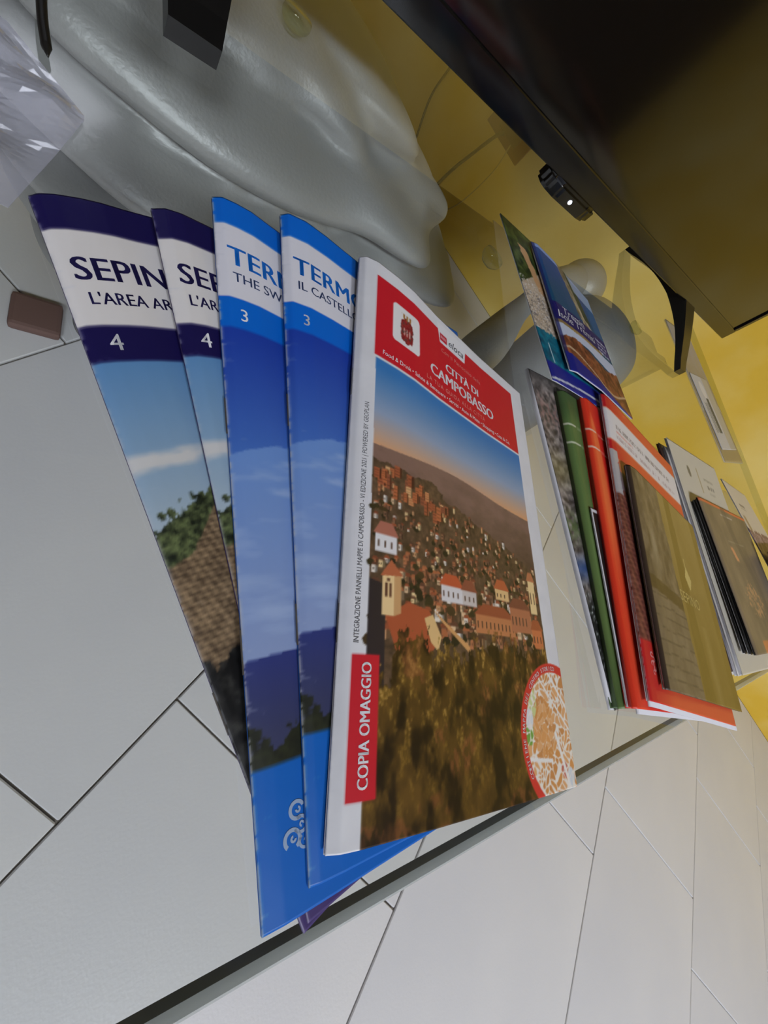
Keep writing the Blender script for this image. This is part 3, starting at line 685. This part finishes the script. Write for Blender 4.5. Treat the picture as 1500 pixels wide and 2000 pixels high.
# --- the fan of five in front
GR1 = 'fanned town brochures'
for key, lab in (('s1', 'navy and cream SEPINO brochure, lowest and most turned of the fan'), ('s2', 'navy and cream SEPINO brochure between the other SEPINO and a blue brochure')):
    root, cov, s = booklet(key, 'brochure', lab, 'brochure', paint_sepino, 3.2, ws_of(115, 40, .55), 330, group=GR1, back_col=(58, 44, 96))
    L = s['L']*1000
    letters(cov, s, navy_ink, 'SEPINO', 3.4, .873*L, 10.6, bold=.24, spacing=1.02)
    letters(cov, s, navy_ink, "L'AREA ARCHEOLOGICA", 5.0, .837*L, 5.6, bold=.09, xs=.90)
    letters(cov, s, white_ink, '4', 6.0, .770*L, 7.4, bold=.05)
    staple(root, s, .28)
for key, lab, sub, col in (('t1', 'worn blue TERMOLI brochure subtitled THE SWABIAN CASTLE, over the SEPINO brochures', 'THE SWABIAN CASTLE', slate_ink), ('t2', 'blue TERMOLI brochure subtitled IL CASTELLO SVEVO, tucked under the white city guide', 'IL CASTELLO SVEVO', slate_ink)):
    root, cov, s = booklet(key, 'brochure', lab, 'brochure', paint_termoli, 3.2, ws_of(115, 46, .55), 330, group=GR1, back_col=(12, 90, 176))
    L = s['L']*1000
    letters(cov, s, blue_ink, 'TERMOLI', 3.5, .876*L, 11.0, bold=.26, spacing=1.03)
    letters(cov, s, col, sub, 4.8, .846*L, 5.4, bold=.05)
    letters(cov, s, white_ink, '3', 6.2, .778*L, 6.6, bold=.04)
    if key == 't1':
        silver_ink = mat('ink_silver', (150, 170, 196), rough=.5)
        for (cx, cy, r, st) in ((11.6, 24.0, 2.5, 20), (12.4, 20.3, 2.3, 200), (9.6, 17.6, 2.7, -60), (13.2, 16.2, 2.0, 120)):
            link('emblem', ring_mesh(s, cx, cy, r*.62, r, st, st+285), silver_ink, cov)
            link('emblem', ring_mesh(s, cx+.3, cy, r*.12, r*.34, st+150, st+420, n=16), silver_ink, cov)
    staple(root, s, .30); staple(root, s, .62)

# --- white city guide on top of the fan
root, cov, s = booklet('c', 'city_guide', 'white city guide with red head panel and hillside town photo, top of the fan', 'magazine', paint_city, 5.0, np.linspace(0, 135.2, 301), 480)
W, L = s['W']*1000, s['L']*1000
letters(cov, s, white_ink, 'CITTÀ DI', .517*W, .8605*L, 6.4, align='CENTER', bold=.22, xs=1.12)
letters(cov, s, white_ink, 'CAMPOBASSO', .521*W, .8215*L, 8.6, align='CENTER', bold=.28, xs=1.0)
letters(cov, s, pink_ink, 'LA TUA GUIDA ALLA CITTÀ', .475*W, .799*L, 3.3, align='CENTER', spacing=1.22)
letters(cov, s, pink_ink, 'Con il Patrocinio della', .516*W, .905*L, 3.3, align='CENTER', spacing=1.15)
letters(cov, s, white_ink, 'Food & Drink • Salute & Benessere • Servizi • Auto & Moto • Shopping • Casa & Co.', .088*W, .7805*L, 3.05, xs=.97)
letters(cov, s, dark_ink, 'eloca', .432*W, .9405*L, 6.4, shear=.25, bold=-.02)
letters(cov, s, grey_ink, 'INTEGRAZIONE PANNELLI MAPPE DI CAMPOBASSO - VI EDIZIONE 2021 | POWERED BY GEOPLAN', 6.4, .252*L, 2.75, rot=90, xs=.735)
letters(cov, s, white_ink, 'COPIA OMAGGIO', 11.6, .0655*L, 5.4, rot=90, bold=.16, xs=.80)
arc = 'CONTIENE MAPPA DEL CENTRO STORICO'
for i, ch in enumerate(arc):
    if ch == ' ': continue
    a = 207-(207-84)*i/(len(arc)-1)
    letters(cov, s, white_ink, ch, 124.5+28.0*math.cos(math.radians(a)), 21+28.0*math.sin(math.radians(a)), 2.75, rot=a-90, align='CENTER', bold=.05)
staple(root, s, .28); staple(root, s, .7)

# --- the stack to the right
GR2 = 'stacked guide books'
root, cov, s = booklet('A', 'guide_book', 'booklet with swirling stone photo cover and grey page edge, lowest of its stack', 'booklet', paint_rock, 2, ws_of(145, 44, .8), 200, group=GR2, inset=(-.5, .7, .4, -.6))
root, cov, s = booklet('green', 'guide_book', 'green guide book with white wave lines over the stone-photo booklet', 'booklet', paint_green, 2, ws_of(135, 40, .8), 170, group=GR2, back_col=(70, 92, 54), pages=mat('page_green', (78, 98, 62), rough=.6))
booklet('black', 'flyer', 'thin black flyer with white edge between green and orange guide books', 'flyer', paint_flyer, 3, ws_of(120, 20, .5), 120, group=GR2)
root, cov, s = booklet('orange', 'guide_book', 'bright orange and red guide book with white wave lines', 'booklet', paint_orange, 2, ws_of(130, 40, .8), 170, group=GR2, back_col=(206, 44, 36), pages=mat('page_red', (196, 50, 40), rough=.6))
link('inner_pages', slab_mesh(s, 1.4, 3.0, (5, .9, -2.4, .9)), paper_white, root, True)
root, cov, s = booklet('red', 'guide_brochure', 'red brochure with white title band and brick photo under the olive booklet', 'brochure', paint_red, 2.4, ws_of(130.5, 60, .8, 50), 220, group=GR2, inset=(.4, -1.5, -2.6, .7))
for (cx, cy, r, st) in ((9.2, 25.5, 1.7, 20), (11, 23, 1.7, 200), (8.8, 20.6, 1.7, -60), (11.4, 18.2, 1.7, 120), (9.6, 16, 1.5, 0)):
    link('emblem', ring_mesh(s, cx, cy, r*.45, r, st, st+290), pink_ink, cov)
root, cov, s = booklet('olive', 'booklet', 'olive brown booklet with golden diamond and SEPINO lettering on the red brochure', 'booklet', paint_olive, 3, ws_of(127, 127, 1.2, 1), 130, group=GR2, back_col=(90, 76, 50))
letters(cov, s, gold_ink, 'SEPINO', .40*127, .43*s['L']*1000, 11, rot=0, spacing=1.05)

# --- island leaflets leaning on the heads of the stack
root, cov, s = booklet('P', 'leaflet', 'folded leaflet showing green scrub, beach and turquoise sea beneath the blue leaflet', 'leaflet', paint_beach, 2.4, np.linspace(0, 100, 90), 150, group='island leaflets', back_col=(206, 208, 214))
root, cov, s = booklet('Q', 'leaflet', 'dark blue island leaflet with white script title and red rock photo', 'leaflet', paint_coast, 3, np.linspace(0, 95, 110), 160, group='island leaflets', back_col=(206, 208, 214))
tilt = math.degrees(math.atan(.1*s['L']/s['W']))
letters(cov, s, white_ink, 'Tremiti', 14, .452*s['L']*1000, 12, rot=tilt, shear=.3, bold=.1)
letters(cov, s, white_ink, 'Isole Tremiti', 4, .385*s['L']*1000, 12, rot=tilt, shear=.3, bold=.1)

# --- the far pile at the right
GR3 = 'far pile of booklets'
booklet('white0', 'booklet', 'thin white booklet lying on the glass under the dark brown booklet', 'booklet', paint_plain((206, 204, 200)), 1, ws_of(150, 10, 5), 20, group=GR3)
booklet('dark', 'booklet', 'dark brown booklet between two white booklets of the far pile', 'booklet', paint_plain((74, 54, 48)), 1, ws_of(150, 10, 5), 20, group=GR3, pages=page_brown, back_col=(84, 60, 52))
booklet('white1', 'booklet', 'plain white booklet directly on the dark brown booklet', 'booklet', paint_plain((206, 202, 196)), 1, ws_of(148, 10, 5), 20, group=GR3)
booklet('black2', 'black_booklet', 'black booklet with creased edges resting on the off-white booklet', 'booklet', paint_plain((26, 25, 24), (120, 118, 114)), 1, ws_of(150, 10, 1, 6), 60, group=GR3, pages=page_black, back_col=(190, 188, 186))
booklet('black1', 'black_booklet', 'black booklet with creased edges directly under the grey-brown booklet', 'booklet', paint_plain((26, 25, 24), (120, 118, 114)), 1, ws_of(150, 10, 1, 6), 60, group=GR3, pages=page_black, back_col=(170, 168, 166))
root, cov, s = booklet('white2', 'booklet', 'off-white booklet with small emblem and gold line, longest of the far pile', 'booklet', paint_white_booklet, 2, ws_of(148, 148, 1.5, 1), 140, group=GR3)
root, cov, s = booklet('grey', 'booklet', 'grey-brown booklet with orange marks on top of the black booklets', 'booklet', paint_grey, 2, ws_of(155, 155, 1.6, 1), 100, pages=page_black, back_col=(28, 27, 26))
booklet('maroon', 'booklet', 'small maroon booklet partly over the white skyline leaflet', 'booklet', paint_plain((126, 74, 56), (150, 96, 70)), 1, ws_of(100, 10, 5), 20, pages=mat('page_maroon', (78, 34, 34), rough=.6), back_col=(84, 40, 40))
root, cov, s = booklet('w2', 'leaflet', 'white leaflet with maroon skyline picture beside the grey-brown booklet', 'leaflet', paint_skyline, 2, ws_of(125, 125, 1.6, 1), 100, group=GR3)

SPEC['card'] = dict(p=(.7644, .2105), a=10.8, W=.098, L=.125, t=.8, top=[(0, 2.4), (98, 2.4)], bot=[(0, 2.4), (98, 2.4)])
SPEC['card2'] = dict(p=(.757, .190), a=9, W=.125, L=.235, t=.8, top=[(0, 1.2), (125, 1.2)], bot=[(0, 1.2), (125, 1.2)])
booklet('card', 'postcard', 'pale postcard with dark building photo near the glass edge', 'postcard', paint_postcard, 2, np.linspace(0, 98, 70), 90)
booklet('card2', 'flyer', 'tan and grey flyer under the pale postcard near the glass edge', 'flyer', paint_tan, 1.5, np.linspace(0, 125, 40), 60)

# ------------------------------------------------------------------ television
TVA = math.radians(5.6); TVM = Matrix.Translation((.84, .41, GZ)) @ Matrix.Rotation(TVA, 4, 'Z')   # local x to the left is negative, y backwards
TVW, TVH, TZ = .985, .565, .040
tv = empty('television', (.84-TVW/2*math.cos(TVA), .41-TVW/2*math.sin(TVA), GZ), 'large black flat-screen television standing on the glass', 'television')
tv_black = mat('tv_plastic', (16, 15, 14), rough=.3, spec=.5)
tv_gloss = mat('tv_bezel', (12, 11, 10), rough=.12, spec=.55)
tv_screen = mat('tv_screen', (7, 7, 7), rough=.10, spec=.75)
link('back_shell', from_bm(box_bm((-TVW+.02, .012, TZ+.002), (-.02, .055, TZ+TVH*.62), .008, M=TVM)), tv_black, tv)
link('panel', from_bm(box_bm((-TVW, .002, TZ), (0, .014, TZ+TVH), .0015, M=TVM)), tv_black, tv)
link('screen', from_bm(box_bm((-TVW+.009, -.0005, TZ+.019), (-.009, .003, TZ+TVH-.009), M=TVM)), tv_screen, tv)
for nm, lo, hi in (('bottom_bezel', (-TVW, -.003, TZ), (0, .003, TZ+.019)), ('side_bezel', (-.009, -.003, TZ+.019), (0, .003, TZ+TVH)), ('side_bezel', (-TVW, -.003, TZ+.019), (-TVW+.009, .003, TZ+TVH)), ('top_bezel', (-TVW, -.003, TZ+TVH-.009), (0, .003, TZ+TVH))):
    link(nm, from_bm(box_bm(lo, hi, .0008, 1, M=TVM)), tv_gloss, tv)
cx = -TVW*.5-.004
nub = link('sensor_nub', prism_me([(cx-.040, .012), (cx-.040, .000), (cx-.034, -.005), (cx-.022, -.008), (cx+.022, -.008), (cx+.034, -.005), (cx+.040, .000), (cx+.040, .012)], TZ-.013, TZ+.001, TVM, .003), tv_gloss, tv)
led = bmesh.new(); bmesh.ops.create_icosphere(led, subdivisions=2, radius=.0019); led.transform(TVM @ Matrix.Translation((cx-.004, -.0078, TZ-.006)))
link('standby_light', from_bm(led), mat('led', (220, 230, 255), emit=((214, 228, 255), 9)), nub)
M1 = TVM.inverted()
def foot(front, back, top):
    """inverted-V stand: two tapering legs meeting under the panel"""
    bm = bmesh.new(); t = Vector(top); side = Vector((math.cos(TVA), math.sin(TVA), 0))
    for toe, sg in ((Vector(front), -1), (Vector(back), 1)):
        d = (t-toe); n = 9; rings = []
        for i in range(n):
            q = i/(n-1); p = toe+d*q+Vector((0, 0, .004*math.sin(math.pi*q)))      # slightly arched leg
            hw = .0110+.009*q; hh = .0040+.0085*q*q
            y = Vector((0, 0, 1)) if q > .15 else Vector((0, 0, 1))
            rings.append([bm.verts.new(p+side*a*hw+y*b*hh+Vector((0, 0, .0042 if q == 0 else .003))) for a, b in ((-1, -1), (1, -1), (1, 1), (-1, 1))])
        for r0, r1 in zip(rings, rings[1:]):
            for k in range(4): bm.faces.new((r0[k], r0[(k+1) % 4], r1[(k+1) % 4], r1[k]))
        bm.faces.new(rings[0][::-1]); bm.faces.new(rings[-1])
    link('stand_foot', from_bm(bm), tv_black, tv)
foot((.672, .309, GZ), (.647, .510, GZ), (.662, .412, GZ+TZ-.004))
foot((.034, .255, GZ), (.01, .455, GZ), (.030, .350, GZ+TZ-.004))

# ------------------------------------------------------------------ sculpture under the glass
silver = mat('silver_paint', (152, 152, 150), rough=.42, metal=.2, spec=.5, noise=(6, (170, 170, 168), 5, .35, .7), bump=(420, .25, .0012))
def sculpture():
    root = empty('table_sculpture', (.10, .47, 0), 'large silver-painted sculpture with rolling horizontal folds holding up the glass', 'sculpture')
    NZ, NT = 150, 190
    zk = [0, .06, .12, .20, .28, .34, .38, .42, .45, .465, .474]
    rk = [.09, .085, .095, .128, .160, .175, .165, .135, .105, .085, .05]
    V, F = [], []
    for j in range(NZ+1):
        z = .474*j/NZ; R = np.interp(z, zk, rk)
        for i in range(NT):
            th = 2*math.pi*i/NT
            cx, cy = .145+.05*(z-.25)-.62*max(0, z-.36), .47-.10*(z-.25)
            n = .018*math.sin(2*th+.6)+.010*math.sin(3*th-1.1+z*9)
            ph = z*128+1.5*math.sin(th*1.0+.4)+.8*math.sin(2*th+2.0+z*5)
            fold = (abs(math.sin(ph*.5))**.6-.6)*(.050+.014*math.sin(th*1.5+z*11))*(1 if z < .44 else .3)
            lump = .012*float(vnoise(np.array(3+math.cos(th)*2.4+9), np.array(z*16+math.sin(th)*2.4), 3))
            curl = .018*math.sin(7*th+z*62)*math.exp(-((th-5.75)/.45)**2)
            r = R+n+fold*min(1, z/.05)+lump+curl
            V.append((cx+r*math.cos(th)*1.06, cy+r*math.sin(th), z))
    for j in range(NZ):
        for i in range(NT):
            F.append((j*NT+i, j*NT+(i+1) % NT, (j+1)*NT+(i+1) % NT, (j+1)*NT+i))
    F.append(tuple(range(NT))[::-1]); F.append(tuple(NZ*NT+i for i in range(NT)))
    link('folded_body', mesh_of(V, F), silver, root, True)
    return root
sculpture()
def lathe_me(prof, c, n=48):
    V = [(c[0]+r*math.cos(2*math.pi*i/n), c[1]+r*math.sin(2*math.pi*i/n), z) for r, z in prof for i in range(n)]
    F = [(j*n+i, j*n+(i+1) % n, (j+1)*n+(i+1) % n, (j+1)*n+i) for j in range(len(prof)-1) for i in range(n)]
    F.append(tuple(range(n))[::-1]); F.append(tuple((len(prof)-1)*n+i for i in range(n)))
    return mesh_of(V, F)
bs = empty('bell_sculpture', (.60, .375, 0), 'smaller silver bell-shaped sculpture with a bent arm beneath the glass', 'sculpture')
prof = [(.11, 0), (.115, .02), (.105, .05), (.095, .10), (.085, .18), (.072, .25), (.066, .31), (.070, .36), (.074, .40), (.070, .43), (.055, .455), (.03, .468), (.008, .472)]
pr = spline([(p[0], p[1], 0) for p in prof], 4)
link('body', lathe_me([(q[0], q[1]) for q in pr], (.60, .375)), silver, bs, True)
arm = spline([(.36, .29, .355), (.40, .325, .38), (.455, .385, .40), (.52, .44, .425), (.575, .455, .44)], 8)
link('arm', tube_me(arm, [.019+.006*math.sin(i*.25) for i in range(len(arm))], 18), silver, bs, True)
hb = bmesh.new(); bmesh.ops.create_icosphere(hb, subdivisions=4, radius=.034); hb.transform(Matrix.Translation((.578, .457, .438)))
link('arm_knob', from_bm(hb), silver, bs, True)

# clear bumpers between sculpture and glass
bump_m = thin_glass('bumper_silicone', (.90, .93, .82), .05, .05)
for (x, y, lab) in ((.609, .3676, 'clear round bumper on top of the bell-shaped sculpture'), (.101, .389, 'clear round bumper on top of the large folded sculpture'), (.2728, .2923, 'clear round bumper stuck to the glass between both sculptures')):
    pr = [(.0001, GZ-.0181), (.006, GZ-.018), (.009, GZ-.015), (.010, GZ-.0125), (.0095, GZ-.0095), (.0001, GZ-.0094)]
    o = link('bumper', lathe_me(pr, (x, y), 28), bump_m, None, True); tag(o, lab, 'bumper', 'glass bumpers')

# crumpled clear plastic wrap on the glass, at the left
def wrap_me():
    V, F = [], []; nx, ny = 34, 30
    for j in range(ny):
        for i in range(nx):
            u, v = i/(nx-1), j/(ny-1); x = -.118+u*(.118+float(np.interp(v, [0, .35, .68, 1], [-.014, -.006, .001, -.022]))); y = .130+.075*v+.012*(1-u)
            cr = abs(((u*3.1+v*1.7) % 1)-.5)*2; cr2 = abs(((u*1.3-v*2.6+.3) % 1)-.5)*2
            z = .0012+.016*cr*cr2*math.sin(math.pi*min(1, u*1.02+.0))**.5*math.sin(math.pi*v)**.5
            V.append((x, y, GZ+z))
    for j in range(ny-1):
        for i in range(nx-1): F.append((j*nx+i, j*nx+i+1, (j+1)*nx+i+1, (j+1)*nx+i))
    return mesh_of(V, F)
film = thin_glass('plastic_film', (.94, .94, .97), .12, .06)
_n = film.node_tree; _mx = _n.nodes.new('ShaderNodeMixShader'); _df = _n.nodes.new('ShaderNodeBsdfDiffuse'); _df.inputs[0].default_value = (.75, .76, .84, 1)
_out = [q for q in _n.nodes if q.type == 'OUTPUT_MATERIAL'][0]; _src = _out.inputs[0].links[0].from_socket
_mx.inputs[0].default_value = .20; _n.links.new(_src, _mx.inputs[1]); _n.links.new(_df.outputs[0], _mx.inputs[2]); _n.links.new(_mx.outputs[0], _out.inputs[0])
o = link('plastic_wrap', wrap_me(), film); tag(o, 'crumpled clear plastic wrap lying on the glass', 'plastic wrap')
sm = o.modifiers.new('thickness', 'SOLIDIFY'); sm.thickness = .0002

# ------------------------------------------------------------------ wall socket, cables, block standing in for a reflection
def on_wall(b, z, off=0): return ab(WALL_A-off, b, z)
bw = float(np.dot(BX, (.862, 1.215)))
sock = empty('wall_socket', on_wall(bw, .27), 'brown wall socket plate low on the yellow wall', 'socket')
brown = mat('socket_brown', (112, 62, 34), rough=.5)
link('plate', from_bm(box_bm((WALL_A-.008, bw-.065, .272), (WALL_A-.0005, bw+.065, .352), .003, M=ROT)), brown, sock)
link('insert', from_bm(box_bm((WALL_A-.011, bw-.035, .29), (WALL_A-.0075, bw+.035, .334), .002, M=ROT)), mat('socket_dark', (70, 40, 26), rough=.4), sock)
cable_m = mat('cable_black', (20, 18, 14), rough=.5); cable_c = mat('cable_clear', (196, 170, 90), rough=.3)
bB = lambda x, y: float(np.dot(BX, (x, y)))
o = link('power_cable', tube_me(spline([on_wall(-.335, .292, .016), on_wall(-.345, .275, .022), on_wall(-.36, .216, .02), on_wall(-.377, .135, .018), on_wall(-.388, .03, .018), on_wall(-.40, .006, .04)], 10), .0045, 8), cable_m, None, True)
tag(o, 'thick black cable hanging from the brown wall socket to the floor', 'cable')
o = link('aerial_cable', tube_me(spline([on_wall(-.53, .50, .012), on_wall(-.538, .38, .012), on_wall(-.542, .257, .012), on_wall(-.539, .189, .012), on_wall(-.512, .115, .012), on_wall(-.487, .06, .012), on_wall(-.467, .01, .02)], 10), .003, 8), cable_m, None, True)
tag(o, 'thin black cable running down the yellow wall behind the television', 'cable')
o = link('thin_cable', tube_me(spline([on_wall(-.305, .29, .014), on_wall(-.292, .225, .015), on_wall(-.300, .118, .015), on_wall(-.325, .05, .015), on_wall(-.345, .006, .03)], 10), .0018, 6), cable_c, None, True)
tag(o, 'thin clear wire below the brown wall socket', 'wire')
o = link('cord', tube_me(spline([(-.0170, .2600, GZ+.004), (-.0150, .2270, GZ+.0035), (-.0135, .2125, GZ+.0035), (-.0119, .2030, GZ+.0034), (-.0107, .1965, GZ+.0032)], 8), [.0016]*28+[.0012, .001, .0008, .0005, .0003], 8), cable_m, None, True); tag(o, 'short black cord end lying on the glass by the plastic wrap', 'cord')
o = link('reflection_block', from_bm(box_bm((-.050, .435, 0), (.004, .485, .014), .005, M=None)), mat('block_brown', (114, 88, 80), rough=.7)); tag(o, 'small brown block on the floor, standing in for a reflection in the glass', 'block')  # block added in place of a brown reflection in the glass
